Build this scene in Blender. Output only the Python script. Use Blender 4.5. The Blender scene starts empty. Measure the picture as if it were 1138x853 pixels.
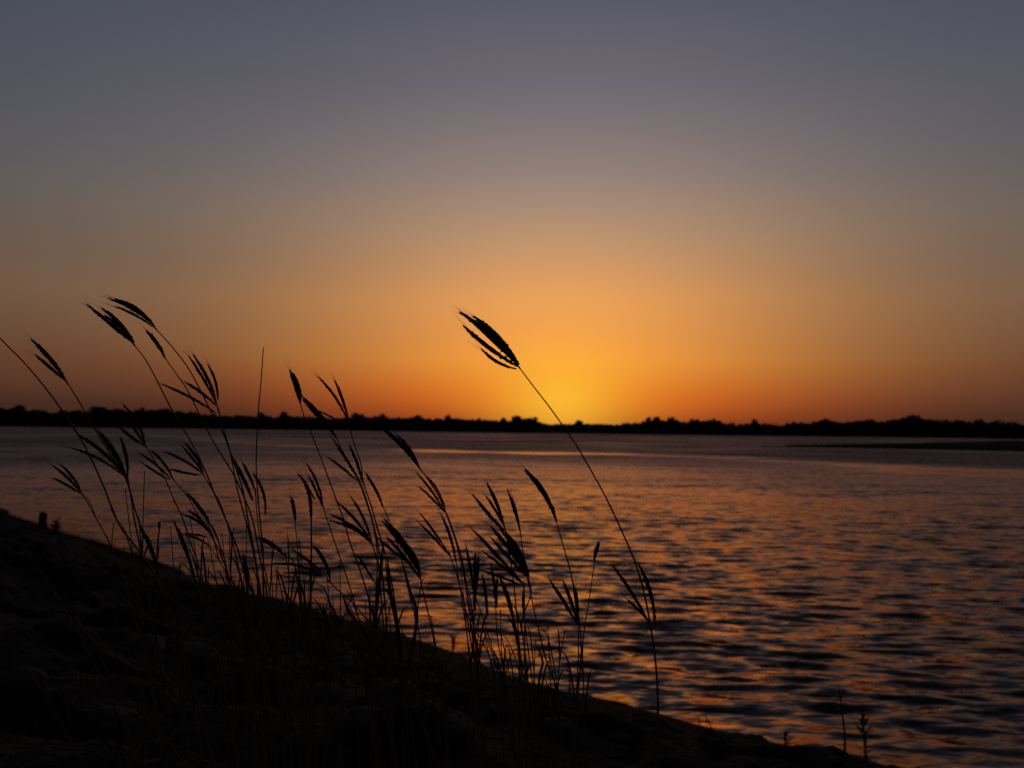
import bpy, math, random
import numpy as np
from mathutils import Vector, Matrix, noise as mnoise

R = math.radians
scene = bpy.context.scene
COL = scene.collection
random.seed(11)
rng = np.random.default_rng(7)

# ------------------------------------------------------------------ camera
FPX = 1100.0                      # focal length in pixels of the 1138 x 853 photograph
CAM_Z = 2.6                       # eye above the lake (water level is z = 0)
cam_data = bpy.data.cameras.new("camera")
cam = bpy.data.objects.new("camera", cam_data)
COL.objects.link(cam)
PITCH, ROLL = R(2.5), R(0.70)
CAM_M = Matrix.Translation((0, 0, CAM_Z)) @ (Matrix.Rotation(R(90) + PITCH, 4, 'X') @ Matrix.Rotation(ROLL, 4, 'Z'))
cam.matrix_world = CAM_M
cam_data.sensor_width = 36
cam_data.lens = 36 * FPX / 1138
cam_data.clip_start = 0.05
cam_data.clip_end = 6000
cam_data.dof.use_dof = True
cam_data.dof.focus_distance = 1.65
cam_data.dof.aperture_fstop = 7.0
scene.camera = cam

# ------------------------------------------------------------------ view
scene.view_settings.view_transform = 'Standard'
scene.view_settings.look = 'None'
scene.view_settings.gamma = 1.0
scene.view_settings.exposure = 0.0
scene.view_settings.use_curve_mapping = False
scene.render.engine = 'CYCLES'
scene.cycles.max_bounces = 6
scene.cycles.use_denoising = False

SUN_AZ, SUN_EL = R(2.9), R(1.2)

def lin(c):
    out = []
    for v in c:
        v /= 255.0
        out.append(v / 12.92 if v <= 0.04045 else ((v + 0.055) / 1.055) ** 2.4)
    return tuple(out)

# ------------------------------------------------------------------ sky
world = bpy.data.worlds.new("World")
scene.world = world
world.use_nodes = True
wn, wl = world.node_tree.nodes, world.node_tree.links
wn.clear()

def wmath(op, a, b=None, c=None):
    n = wn.new('ShaderNodeMath'); n.operation = op
    for i, v in enumerate((a, b, c)):
        if v is None: continue
        if isinstance(v, (int, float)): n.inputs[i].default_value = v
        else: wl.new(v, n.inputs[i])
    return n.outputs[0]

def ramp(fac, stops):
    n = wn.new('ShaderNodeValToRGB')
    wl.new(fac, n.inputs[0])
    el = n.color_ramp.elements
    while len(el) > 1: el.remove(el[-1])
    for i, (p, c) in enumerate(stops):
        e = el[0] if i == 0 else el.new(p)
        e.position = p
        e.color = (*c, 1)
    return n.outputs[0]

tc = wn.new('ShaderNodeTexCoord')
sep = wn.new('ShaderNodeSeparateXYZ'); wl.new(tc.outputs['Generated'], sep.inputs[0])
elev = wmath('MULTIPLY', wmath('ARCSINE', sep.outputs[2]), 180 / math.pi)
elev_c = wmath('MAXIMUM', elev, 0.0)
pos = wmath('POWER', wmath('DIVIDE', elev_c, 90.0), 0.5)
azd = wmath('ABSOLUTE', wmath('MULTIPLY', wmath('SUBTRACT', wmath('ARCTAN2', sep.outputs[0], sep.outputs[1]), SUN_AZ), 180 / math.pi))
P = lambda e: math.sqrt(e / 90)
# colour of the evening sky above the point where the sun went down
SKY_SUN = [(0, (150, 60, 22)), (0.4, (178, 74, 24)), (0.9, (208, 94, 29)), (1.5, (232, 110, 31)), (2.2, (243, 126, 38)),
           (3.9, (251, 157, 62)), (7.5, (233, 160, 90)), (11, (189, 148, 112)), (14.2, (150, 131, 121)),
           (19.3, (110, 105, 114)), (24.3, (87, 88, 102)), (40, (54, 56, 65)), (90, (34, 36, 42))]
# colour of the sky about thirty degrees to the side of it
SKY_SIDE = [(0, (50, 32, 26)), (1, (68, 43, 33)), (3.4, (98, 64, 46)), (7, (112, 88, 69)), (11.8, (97, 91, 87)),
            (16, (83, 85, 94)), (24, (68, 74, 88)), (40, (48, 51, 59)), (90, (34, 36, 42))]
GLOW_W = [(0, 11.5), (1.7, 12.8), (3.7, 14), (9, 15), (15, 18), (24, 19), (40, 30), (90, 40)]
ca = ramp(pos, [(P(e), lin(c)) for e, c in SKY_SUN])
cb = ramp(pos, [(P(e), lin(c)) for e, c in SKY_SIDE])
cw = ramp(pos, [(P(e), (w / 40,) * 3) for e, w in GLOW_W])
width = wmath('MULTIPLY', cw, 40.0)
fac = wmath('EXPONENT', wmath('MULTIPLY', wmath('POWER', wmath('DIVIDE', azd, width), 1.9), -1.0))
# the yellow core where the disc has just gone
cd = wmath('SQRT', wmath('ADD', wmath('POWER', wmath('DIVIDE', azd, 4.0), 2.0),
                         wmath('POWER', wmath('DIVIDE', wmath('ABSOLUTE', wmath('SUBTRACT', elev, 1.7)), 2.7), 2.0)))
core = wmath('MULTIPLY', wmath('EXPONENT', wmath('MULTIPLY', wmath('POWER', cd, 1.6), -1.0)), 0.86)
mixc = wn.new('ShaderNodeMix'); mixc.data_type = 'RGBA'
wl.new(core, mixc.inputs['Factor']); wl.new(ca, mixc.inputs['A']); mixc.inputs['B'].default_value = (*lin((255, 193, 54)), 1)
ca = mixc.outputs['Result']
mixn = wn.new('ShaderNodeMix'); mixn.data_type = 'RGBA'
wl.new(fac, mixn.inputs['Factor']); wl.new(cb, mixn.inputs['A']); wl.new(ca, mixn.inputs['B'])
mr = wn.new('ShaderNodeMapRange'); wl.new(azd, mr.inputs[0])
mr.inputs[1].default_value = 26; mr.inputs[2].default_value = 110
mr.inputs[3].default_value = 1.0; mr.inputs[4].default_value = 0.22
# below the horizon: dark
mrz = wn.new('ShaderNodeMapRange'); wl.new(elev, mrz.inputs[0])
mrz.inputs[1].default_value = -3; mrz.inputs[2].default_value = 0
mrz.inputs[3].default_value = 0.05; mrz.inputs[4].default_value = 1.0
# faint uneven layers of haze
hm = wn.new('ShaderNodeMapping'); hm.inputs['Scale'].default_value = (1.6, 1.6, 9.0); wl.new(tc.outputs['Generated'], hm.inputs['Vector'])
hn = wn.new('ShaderNodeTexNoise'); hn.inputs['Scale'].default_value = 1.3; hn.inputs['Detail'].default_value = 4; wl.new(hm.outputs[0], hn.inputs['Vector'])
haze_var = wmath('ADD', wmath('MULTIPLY', wmath('SUBTRACT', hn.outputs[0], 0.5), 0.09), 1.0)
bg = wn.new('ShaderNodeBackground')
wl.new(mixn.outputs['Result'], bg.inputs['Color'])
wl.new(wmath('MULTIPLY', wmath('MULTIPLY', mr.outputs[0], mrz.outputs[0]), haze_var), bg.inputs['Strength'])
wo = wn.new('ShaderNodeOutputWorld'); wl.new(bg.outputs[0], wo.inputs[0])

# ------------------------------------------------------------------ sun, already down in the haze behind the far trees
sd = bpy.data.lights.new("sun", 'SUN')
sd.energy = 0.01
sd.angle = R(25)
sd.color = (1.0, 0.42, 0.12)
sun = bpy.data.objects.new("sun", sd)
COL.objects.link(sun)
sdir = Vector((math.sin(SUN_AZ) * math.cos(SUN_EL), math.cos(SUN_AZ) * math.cos(SUN_EL), math.sin(SUN_EL)))
sun.rotation_euler = sdir.to_track_quat('Z', 'Y').to_euler()
sun.location = (30, 300, 60)

# ------------------------------------------------------------------ helpers
def tag(o, label=None, cat=None, group=None, kind=None):
    if label: o['label'] = label
    if cat: o['category'] = cat
    if group: o['group'] = group
    if kind: o['kind'] = kind
    return o

def empty(name, loc):
    o = bpy.data.objects.new(name, None)
    o.empty_display_size = 0.05
    COL.objects.link(o)
    o.location = loc
    return o

def mesh_obj(name, verts, faces, mat, parent=None, smooth=True, origin=(0, 0, 0)):
    me = bpy.data.meshes.new(name)
    v = np.asarray(verts, dtype=np.float64).reshape(-1, 3) - np.asarray(origin, dtype=np.float64)
    if isinstance(faces, np.ndarray):
        n, k = faces.shape
        me.vertices.add(len(v)); me.vertices.foreach_set('co', v.astype(np.float32).ravel())
        me.loops.add(n * k); me.loops.foreach_set('vertex_index', faces.astype(np.int32).ravel())
        me.polygons.add(n)
        me.polygons.foreach_set('loop_start', np.arange(0, n * k, k, dtype=np.int32))
        me.update(calc_edges=True); me.validate()
    else:
        me.from_pydata([tuple(x) for x in v], [], faces)
        me.update()
    if smooth:
        me.polygons.foreach_set('use_smooth', np.ones(len(me.polygons), dtype=bool))
    me.materials.append(mat)
    o = bpy.data.objects.new(name, me)
    COL.objects.link(o)
    if parent: o.parent = parent
    return o

def new_mat(name):
    m = bpy.data.materials.new(name)
    m.use_nodes = True
    nt = m.node_tree
    return m, nt.nodes, nt.links, nt.nodes['Principled BSDF']

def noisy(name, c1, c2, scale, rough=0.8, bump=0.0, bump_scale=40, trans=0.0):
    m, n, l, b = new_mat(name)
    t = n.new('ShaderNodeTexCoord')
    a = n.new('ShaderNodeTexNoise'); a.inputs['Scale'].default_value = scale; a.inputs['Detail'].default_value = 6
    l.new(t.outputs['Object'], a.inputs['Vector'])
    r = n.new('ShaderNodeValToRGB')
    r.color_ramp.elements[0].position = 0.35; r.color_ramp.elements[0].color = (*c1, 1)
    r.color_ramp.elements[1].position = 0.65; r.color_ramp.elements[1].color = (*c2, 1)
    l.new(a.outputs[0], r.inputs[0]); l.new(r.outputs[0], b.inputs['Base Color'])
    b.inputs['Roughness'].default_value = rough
    b.inputs['Specular IOR Level'].default_value = 0.25
    if bump:
        a2 = n.new('ShaderNodeTexNoise'); a2.inputs['Scale'].default_value = bump_scale; a2.inputs['Detail'].default_value = 5
        l.new(t.outputs['Object'], a2.inputs['Vector'])
        bp = n.new('ShaderNodeBump'); bp.inputs['Strength'].default_value = bump; bp.inputs['Distance'].default_value = 0.06
        l.new(a2.outputs[0], bp.inputs['Height']); l.new(bp.outputs[0], b.inputs['Normal'])
    if trans:
        tr = n.new('ShaderNodeBsdfTranslucent'); l.new(r.outputs[0], tr.inputs['Color'])
        mx = n.new('ShaderNodeMixShader'); mx.inputs[0].default_value = trans
        l.new(b.outputs[0], mx.inputs[1]); l.new(tr.outputs[0], mx.inputs[2])
        l.new(mx.outputs[0], n['Material Output'].inputs['Surface'])
    return m

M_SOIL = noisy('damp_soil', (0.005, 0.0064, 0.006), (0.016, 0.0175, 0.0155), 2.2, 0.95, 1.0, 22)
M_STEM = noisy('dry_stem', (0.13, 0.085, 0.05), (0.21, 0.15, 0.09), 60, 0.7)
M_SPIKE = noisy('seed_spike', (0.05, 0.03, 0.02), (0.11, 0.065, 0.04), 200, 0.85, trans=0.12)
M_LEAF = noisy('grass_leaf', (0.05, 0.05, 0.02), (0.10, 0.085, 0.035), 40, 0.7, trans=0.15)
M_TURF = noisy('bank_turf', (0.022, 0.026, 0.012), (0.05, 0.05, 0.024), 2, 0.9)
M_FAR = noisy('far_foliage', (0.035, 0.04, 0.018), (0.07, 0.07, 0.03), 0.25, 0.95)
M_BARK = noisy('bark', (0.05, 0.04, 0.03), (0.10, 0.08, 0.06), 1.5, 0.9)
M_LAND = noisy('far_land', (0.04, 0.045, 0.02), (0.08, 0.075, 0.04), 0.05, 0.95)
M_STONE = noisy('dull_stone', (0.035, 0.036, 0.033), (0.075, 0.075, 0.07), 14, 0.9, 0.7, 30)
M_WOOD = noisy('weathered_wood', (0.05, 0.042, 0.035), (0.11, 0.09, 0.075), 9, 0.9, 0.8, 25)

def at(px, py, depth):
    """a photograph pixel at a given distance ahead of the eye -> a point of the place"""
    v = Vector(((px - 569) / FPX * depth, -(py - 426.5) / FPX * depth, -depth))
    return CAM_M @ v

# ------------------------------------------------------------------ lake bank
SH_D = 7.05                                    # distance from the viewer to the waterline
NX, NY = 20.4 / 26.748, 17.3 / 26.748          # towards the water, square to the shore
TX, TY = NY, -NX                               # along the shore, towards the right
def bank_d(x, y): return SH_D - (NX * x + NY * y)     # metres up the bank from the waterline

def vnoise(x, y, s, seed=0.0):
    out = np.empty(x.shape)
    xf, yf = x.ravel(), y.ravel()
    o = out.ravel()
    for i in range(len(xf)):
        o[i] = mnoise.noise((xf[i] * s + seed, yf[i] * s - seed, seed * 0.37))
    return o.reshape(x.shape)

class Lump:
    """cheap smooth value noise on a lattice, the same for arrays and single points"""
    def __init__(self, seed, n=256):
        self.n = n; self.t = np.random.default_rng(seed).uniform(-1, 1, (n, n))
    def __call__(self, x, y, s):
        x = np.asarray(x, float) * s + 1000.3; y = np.asarray(y, float) * s + 1000.7
        i = np.floor(x).astype(int); j = np.floor(y).astype(int)
        f, g = x - i, y - j
        f = f * f * (3 - 2 * f); g = g * g * (3 - 2 * g)
        n = self.n; t = self.t
        a = t[i % n, j % n]; b = t[(i + 1) % n, j % n]; c = t[i % n, (j + 1) % n]; d = t[(i + 1) % n, (j + 1) % n]
        return (a * (1 - f) + b * f) * (1 - g) + (c * (1 - f) + d * f) * g
L1, L2, L3, L4 = Lump(1), Lump(2), Lump(3), Lump(4)

def ground_z(x, y):
    x = np.asarray(x, float); y = np.asarray(y, float)
    u = TX * x + TY * y
    d = SH_D - 0.28 + 0.48 * np.clip((u + 7.0) / 3.5, 0, 1) + 0.66 * np.clip((-u - 13) / 14, 0, 1) - (NX * x + NY * y) + 0.34 * L1(u, u * 0, 0.35) + 0.10 * L2(u, u * 0, 1.1) + 0.06 * L3(u, u * 0, 3.7)
    base = np.where(d > 0, 1.72 * np.tanh(0.24 * d / 1.72 * 1.02) / np.tanh(1.0) * 0.96, 0.16 * d)
    lip = 0.03 * np.clip(d / 0.35, 0, 1)
    wet = np.clip((d + 0.1) / 2.6, 0.12, 1)
    stones = 0.10 * np.clip(L2(x + 31, y - 7, 2.6) - 0.25, 0, 0.3) / 0.3
    stones = stones * np.clip((d - 1.2) / 2.0, 0, 1)
    lump = stones + 0.10 * L3(x, y, 0.9) + 0.055 * L1(x, y, 2.3) + 0.035 * L2(x, y, 5.1) + 0.018 * L4(x, y, 11.0) + 0.008 * L3(x, y, 23.0)
    return np.maximum(base + lip + lump * wet, -1.2)

us = np.concatenate([np.arange(-60, -34, 0.5), np.arange(-34, -12, 0.12), np.arange(-12, 9, 0.045), np.arange(9, 40, 0.4)])
ds = np.concatenate([np.arange(-6, -1, 0.5), np.arange(-1, 7.5, 0.04), np.arange(7.5, 12, 0.12), np.arange(12, 60, 1.5)])
U, Dd = np.meshgrid(us, ds, indexing='ij')
foot = np.array([NX, NY]) * SH_D
BX = foot[0] + TX * U - NX * Dd
BY = foot[1] + TY * U - NY * Dd
BZ = ground_z(BX, BY)
nu, nd = U.shape
idx = np.arange(nu * nd).reshape(nu, nd)
quads = np.stack([idx[:-1, :-1], idx[:-1, 1:], idx[1:, 1:], idx[1:, :-1]], -1).reshape(-1, 4)
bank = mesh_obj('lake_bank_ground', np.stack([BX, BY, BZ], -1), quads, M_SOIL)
tag(bank, 'dark bare soil bank sloping down to the lake', 'ground', kind='structure')

# ------------------------------------------------------------------ lake
rows = [4.0]
while rows[-1] < 900:
    rows.append(rows[-1] + max(0.045, rows[-1] * 0.0048))
rr = np.array(rows)
th = np.linspace(R(-62), R(62), 560)
RR, TH = np.meshgrid(rr, th, indexing='ij')
WX, WY = RR * np.sin(TH), RR * np.cos(TH)
step = np.maximum(0.045, RR * 0.0048)

def seg_dist(x, y, pts):
    best = np.full(x.shape, 1e9)
    for (ax, ay), (bx, by) in zip(pts[:-1], pts[1:]):
        dx, dy = bx - ax, by - ay
        t = np.clip(((x - ax) * dx + (y - ay) * dy) / (dx * dx + dy * dy), 0, 1)
        best = np.minimum(best, np.hypot(x - ax - t * dx, y - ay - t * dy))
    return best
lane = [(-150, 300), (-66, 190), (-35, 130), (-8.6, 106), (20, 95), (30, 66), (40, 50)]
wob = 5.0 * L1(WX, WY, 0.045) + 2.6 * L2(WX, WY, 0.16) + 1.5 * L3(WX, WY, 0.5)
ld = seg_dist(WX, WY, lane) + wob
calm = np.exp(-(np.maximum(ld, 0) / 3.6) ** 2) * (0.8 + 0.2 * L4(WX, WY, 0.05)) * np.clip((WX + 80) / 70, 0.25, 1) * np.clip((75 - WX) / 40, 0.5, 1) * np.clip(0.75 + 0.6 * L1(WX, WY, 0.09), 0.3, 1)
gust = 0.5 + 0.5 * L3(WX, WY, 0.035) + 0.35 * L4(WX, WY * 1.0, 0.11)
gust = np.clip(gust, 0, 1)
shore = np.clip((-bank_d(WX, WY)) / 2.0, 0.15, 1)          # waves die down at the edge
H = np.zeros_like(WX)
wr = np.random.default_rng(21)
for k in range(64):
    lam = 0.24 * (0.85 / 0.24) ** wr.random()
    ang = R(-98) + wr.normal(0, R(17))
    kx, ky = math.cos(ang) * 2 * math.pi / lam, math.sin(ang) * 2 * math.pi / lam
    amp = 0.0034 * lam ** 0.8
    ph = wr.random() * 2 * math.pi
    warp = 0.5 * L1(WX + 7 * k, WY, 0.21) * 2 * math.pi * min(1, 0.5 / lam)
    s = np.sin(kx * WX + ky * WY + ph + warp)
    f = np.clip(lam / (4.0 * step) - 0.4, 0, 1)
    H += amp * f * (s + 0.22 * np.cos(2 * (kx * WX + ky * WY + ph + warp)))
WZ = H * shore * (0.65 + 0.5 * gust) * (1 - 0.8 * calm)
nr, nt_ = RR.shape
idx = np.arange(nr * nt_).reshape(nr, nt_)
quads = np.stack([idx[:-1, :-1], idx[1:, :-1], idx[1:, 1:], idx[:-1, 1:]], -1).reshape(-1, 4)[:, ::-1]
M_WATER, n, l, b = new_mat('lake_water')
lake = mesh_obj('lake_water', np.stack([WX, WY, WZ], -1), quads, M_WATER)
tag(lake, 'rippled lake reflecting the orange sunset sky', 'water', kind='structure')
att = lake.data.attributes.new('calm', 'FLOAT', 'POINT')
att.data.foreach_set('value', calm.astype(np.float32).ravel())
att = lake.data.attributes.new('gust', 'FLOAT', 'POINT')
att.data.foreach_set('value', gust.astype(np.float32).ravel())

geo = n.new('ShaderNodeNewGeometry')
ln = n.new('ShaderNodeVectorMath'); ln.operation = 'LENGTH'; l.new(geo.outputs['Position'], ln.inputs[0])
ac = n.new('ShaderNodeAttribute'); ac.attribute_name = 'calm'
ag = n.new('ShaderNodeAttribute'); ag.attribute_name = 'gust'
def mm(op, a, b_=None, c=None):
    q = n.new('ShaderNodeMath'); q.operation = op
    for i, v in enumerate((a, b_, c)):
        if v is None: continue
        if isinstance(v, (int, float)): q.inputs[i].default_value = v
        else: l.new(v, q.inputs[i])
    return q.outputs[0]
# ripples too small to model show as gloss: more of them out on the open water, none in the slick
rg = n.new('ShaderNodeMapRange'); l.new(ln.outputs['Value'], rg.inputs[0])
rg.inputs[1].default_value = 14; rg.inputs[2].default_value = 100
rg.inputs[3].default_value = 0.05; rg.inputs[4].default_value = 0.5
rough = mm('MULTIPLY', rg.outputs[0], mm('ADD', mm('MULTIPLY', ag.outputs['Fac'], 0.35), 0.8))
rough = mm('MULTIPLY', rough, mm('SUBTRACT', 1.0, mm('MULTIPLY', ac.outputs['Fac'], 0.88)))
# the small chop, as a slope field fixed in the place
kg = n.new('ShaderNodeMapRange'); l.new(ln.outputs['Value'], kg.inputs[0])
kg.inputs[1].default_value = 8; kg.inputs[2].default_value = 70
kg.inputs[3].default_value = 1.0; kg.inputs[4].default_value = 1.1
kf = mm('MULTIPLY', kg.outputs[0], mm('SUBTRACT', 1.0, mm('MULTIPLY', ac.outputs['Fac'], 0.97)))
kf = mm('MULTIPLY', kf, mm('ADD', mm('MULTIPLY', ag.outputs['Fac'], 0.5), 0.7))
def slope(scale, sx, w):
    mp = n.new('ShaderNodeMapping'); mp.inputs['Scale'].default_value = (sx, 1.0, 1.0); mp.inputs['Rotation'].default_value = (0, 0, R(8))
    l.new(geo.outputs['Position'], mp.inputs['Vector'])
    q = n.new('ShaderNodeTexNoise'); q.inputs['Scale'].default_value = scale; q.inputs['Detail'].default_value = 2
    l.new(mp.outputs[0], q.inputs['Vector'])
    v = n.new('ShaderNodeVectorMath'); v.operation = 'SUBTRACT'; l.new(q.outputs['Color'], v.inputs[0]); v.inputs[1].default_value = (0.5, 0.5, 0.5)
    u = n.new('ShaderNodeVectorMath'); u.operation = 'MULTIPLY'; l.new(v.outputs[0], u.inputs[0]); u.inputs[1].default_value = (w * 0.32, w, 0)
    return u.outputs[0]
def vadd(a, c):
    v = n.new('ShaderNodeVectorMath'); v.operation = 'ADD'; l.new(a, v.inputs[0]); l.new(c, v.inputs[1]); return v.outputs[0]
sl = vadd(slope(1.5, 0.3, 0.25), vadd(slope(4.2, 0.34, 0.8), slope(9.5, 0.4, 0.6)))
# longer waves only where the wind has had room to raise them, away from the bank
og = n.new('ShaderNodeMapRange'); l.new(ln.outputs['Value'], og.inputs[0])
og.inputs[1].default_value = 13; og.inputs[2].default_value = 34
og.inputs[3].default_value = 0.0; og.inputs[4].default_value = 1.0
lw = n.new('ShaderNodeVectorMath'); lw.operation = 'SCALE'
l.new(vadd(slope(0.50, 0.25, 0.55), slope(0.2, 0.3, 0.35)), lw.inputs[0]); l.new(og.outputs[0], lw.inputs['Scale'])
sl = vadd(sl, lw.outputs[0])
sc2 = n.new('ShaderNodeVectorMath'); sc2.operation = 'SCALE'; l.new(sl, sc2.inputs[0]); l.new(kf, sc2.inputs['Scale'])
nn = n.new('ShaderNodeVectorMath'); nn.operation = 'NORMALIZE'; l.new(vadd(geo.outputs['Normal'], sc2.outputs[0]), nn.inputs[0])
# murky body under a mirror-like surface; rough water far out mirrors less than smooth water
fr = n.new('ShaderNodeFresnel'); fr.inputs['IOR'].default_value = 1.33; l.new(nn.outputs[0], fr.inputs['Normal'])
rl_ = n.new('ShaderNodeMapRange'); l.new(rough, rl_.inputs[0])
rl_.inputs[1].default_value = 0.06; rl_.inputs[2].default_value = 0.5
rl_.inputs[3].default_value = 0.84; rl_.inputs[4].default_value = 0.48
gb = n.new('ShaderNodeBsdfGlossy'); gb.inputs['Color'].default_value = (1.0, 0.77, 0.71, 1)
l.new(rough, gb.inputs['Roughness']); l.new(nn.outputs[0], gb.inputs['Normal'])
db = n.new('ShaderNodeBsdfDiffuse'); db.inputs['Color'].default_value = (0.010, 0.009, 0.008, 1)
ms = n.new('ShaderNodeMixShader'); l.new(mm('MULTIPLY', fr.outputs[0], rl_.outputs[0]), ms.inputs[0])
l.new(db.outputs[0], ms.inputs[1]); l.new(gb.outputs[0], ms.inputs[2])
l.new(ms.outputs[0], n['Material Output'].inputs['Surface'])
n.remove(b)

# ------------------------------------------------------------------ far shore
FAR = 480.0
fx = np.linspace(-1500, 1500, 301); fy = np.concatenate([[FAR - 8, FAR - 3, FAR, FAR + 4, FAR + 12, FAR + 40], np.linspace(FAR + 90, 4500, 30)])
FX, FY = np.meshgrid(fx, fy, indexing='ij')
edge = 3.0 * L1(FX, FX * 0, 0.02) + 1.5 * L2(FX, FX * 0, 0.09)
FZ = np.clip((FY + edge - FAR + 3) * 0.12, -0.6, 0.8) + 0.15 * L3(FX, FY, 0.03)
nu, nd = FX.shape
idx = np.arange(nu * nd).reshape(nu, nd)
quads = np.stack([idx[:-1, :-1], idx[1:, :-1], idx[1:, 1:], idx[:-1, 1:]], -1).reshape(-1, 4)
tag(mesh_obj('far_shore_ground', np.stack([FX, FY, FZ], -1), quads, M_LAND), 'flat dark land beyond the lake', 'ground', kind='structure')

def leaf_quads(c, size, r):
    """randomly turned leaf-clump faces at the points c"""
    m = len(c)
    a = r.normal(size=(m, 3)); a /= np.linalg.norm(a, axis=1)[:, None]
    q = r.normal(size=(m, 3)); bb = np.cross(a, q); bb /= np.linalg.norm(bb, axis=1)[:, None]
    s = size[:, None] if hasattr(size, 'shape') else size
    k = r.uniform(0.5, 1.0, (m, 1))
    v = np.stack([c + a * s, c + bb * s * k, c - a * s * 0.9, c - bb * s * k * 0.8], 1)
    f = np.arange(4 * m).reshape(m, 4)
    return v.reshape(-1, 3), f

# outline of the wood against the sky, in photograph pixels (x, height of the tops in px above the water's far edge)
PROF = [(-260, 18), (-120, 21), (-20, 20), (17, 21), (50, 18), (80, 17), (109, 22), (130, 19), (151, 20), (181, 21), (200, 18), (225, 15),
        (260, 14), (290, 15), (313, 17), (330, 14), (360, 13), (398, 16), (422, 16), (445, 14), (463, 15), (480, 13), (498, 15), (520, 14),
        (545, 13), (560, 14), (574, 16), (592, 15), (606, 11), (614, 9), (628, 10), (645, 11), (665, 9.5), (690, 10), (710, 12), (730, 16),
        (748, 16), (760, 14), (773, 15), (795, 15), (812, 15), (826, 11), (840, 16), (856, 13), (875, 12), (900, 15), (922, 17), (950, 17),
        (980, 19), (1014, 22), (1040, 20), (1065, 18), (1090, 18), (1138, 18), (1250, 20), (1400, 18)]
px_, ph_ = zip(*PROF)
MPP = FAR / FPX
lr = np.random.default_rng(5)
nW = 95000
wx = lr.uniform(-360, 370, nW)
wy = FAR + 3 + lr.random(nW) ** 1.4 * 26
top = np.interp(wx / MPP + 569, px_, ph_) * MPP * (0.86 + 0.15 * L1(wx, wy * 0.5, 0.13) + 0.12 * L2(wx, wy * 0.5, 0.33) + 0.06 * L3(wx, wy, 0.9))
wz = 0.3 + np.maximum(top, 1.0) * lr.random(nW) ** 0.9
v, f = leaf_quads(np.stack([wx, wy, wz], -1), lr.uniform(0.45, 1.15, nW), lr)
tag(mesh_obj('far_wood', v, f, M_FAR, smooth=False), 'low dark wood running along the far shore under the glow', 'wood', kind='stuff')

FAR_TREES = [
    (17, 22.5, 10, 'broad tree on the far shore, nearest the picture\'s left end of the wood'),
    (109, 23.5, 12, 'tall round tree in the far wood behind the bent seed heads, left end'),
    (151, 21.5, 8, 'smaller round tree just right of the tall one in the left of the wood'),
    (181, 22.5, 9, 'dome-topped tree ending the high left stretch of the far wood'),
    (290, 18, 8, 'round tree on the far shore directly behind the bare upright stalk'),
    (314, 20, 7, 'ball-shaped tree standing up beside the bare upright stalk'),
    (398, 18.5, 8, 'round tree on the far shore between the thin paired spikes and the sun'),
    (423, 18, 9, 'wide flat tree behind the tip of the thick drooping spike'),
    (463, 17, 9, 'low wide tree midway between the thick drooping spike and the sun'),
    (498, 18.5, 4.5, 'narrow upright tree poking out of the even wood left of the sun'),
    (560, 16, 7, 'low tree beside the glow, left of a pair of rounder crowns'),
    (574, 18, 6, 'left of two round trees just left of the sunset glow'),
    (592, 17.5, 8, 'right of two round trees next to the low gap in the glow'),
    (645, 13, 6, 'tiny tree in the low gap just right of the glow'),
    (723, 18.5, 4.5, 'slim taller tree of a clump right of the long stalk'),
    (731, 18, 5, 'slim second tree of a clump right of the long stalk'),
    (748, 18, 6, 'round tree right of the slim pair beyond the long stalk'),
    (774, 17.5, 8, 'broad tree in the wood midway between the slim pair and the notch'),
    (795, 17, 8, 'broad tree left of the bright notch in the right of the wood'),
    (840, 18, 5, 'pointed tree right of the bright notch in the wood'),
    (922, 18.5, 10, 'wide tree in the far wood above the left end of the sandbar'),
    (1014, 24.5, 18, 'widest and tallest crown in the wood, above the sandbar'),
    (1090, 20, 10, 'rounded tree right of the widest crown, near the wood\'s right end'),
]
def far_tree(px, hpx, wpx, label, seed):
    r = np.random.default_rng(seed)
    hpx += 0.6; x = (px - 569) * MPP; y = FAR + 2.5 + r.uniform(-1.5, 3)
    h = hpx * MPP; w = wpx * MPP * 1.5
    t = empty('lakeside_tree', (x, y, 0.35))
    tag(t, label, 'tree', 'trees on the far shore')
    # trunk with two limbs
    tv, tf = [], []
    def limb(p0, p1, r0, r1):
        k0 = len(tv); ax = (Vector(p1) - Vector(p0)).normalized()
        s = ax.cross(Vector((0.3, 1, 0.1))).normalized(); q = ax.cross(s)
        for p, rad in ((p0, r0), (p1, r1)):
            for i in range(7):
                a = i / 7 * 2 * math.pi
                tv.append(Vector(p) + s * math.cos(a) * rad + q * math.sin(a) * rad)
        for i in range(7):
            j = (i + 1) % 7
            tf.append((k0 + i, k0 + j, k0 + 7 + j, k0 + 7 + i))
    limb((0, 0, -0.4), (0.1, 0, h * 0.5), 0.22, 0.14)
    limb((0.1, 0, h * 0.45), (-w * 0.25, 0.2, h * 0.78), 0.12, 0.04)
    limb((0.1, 0, h * 0.42), (w * 0.27, -0.2, h * 0.8), 0.12, 0.04)
    limb((0.1, 0, h * 0.5), (0.05, 0.1, h * 0.92), 0.13, 0.03)
    mesh_obj('trunk', tv, tf, M_BARK, t)
    m = int(90 + 45 * w)
    nb = 5 + int(w)
    bc = np.stack([r.uniform(-0.34, 0.34, nb) * w, r.uniform(-0.3, 0.3, nb) * w, h * r.uniform(0.48, 0.86, nb)], -1)
    pick = r.integers(0, nb, m * 2)
    pts = bc[pick] + r.normal(0, 1, (m * 2, 3)) * np.array([w * 0.11, w * 0.11, h * 0.075])
    pts[:, 2] = np.minimum(pts[:, 2], h * 0.985)
    v, f = leaf_quads(pts, r.uniform(0.3, 0.8, m * 2), r)
    mesh_obj('crown', v, f, M_FAR, t, smooth=False)
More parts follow.
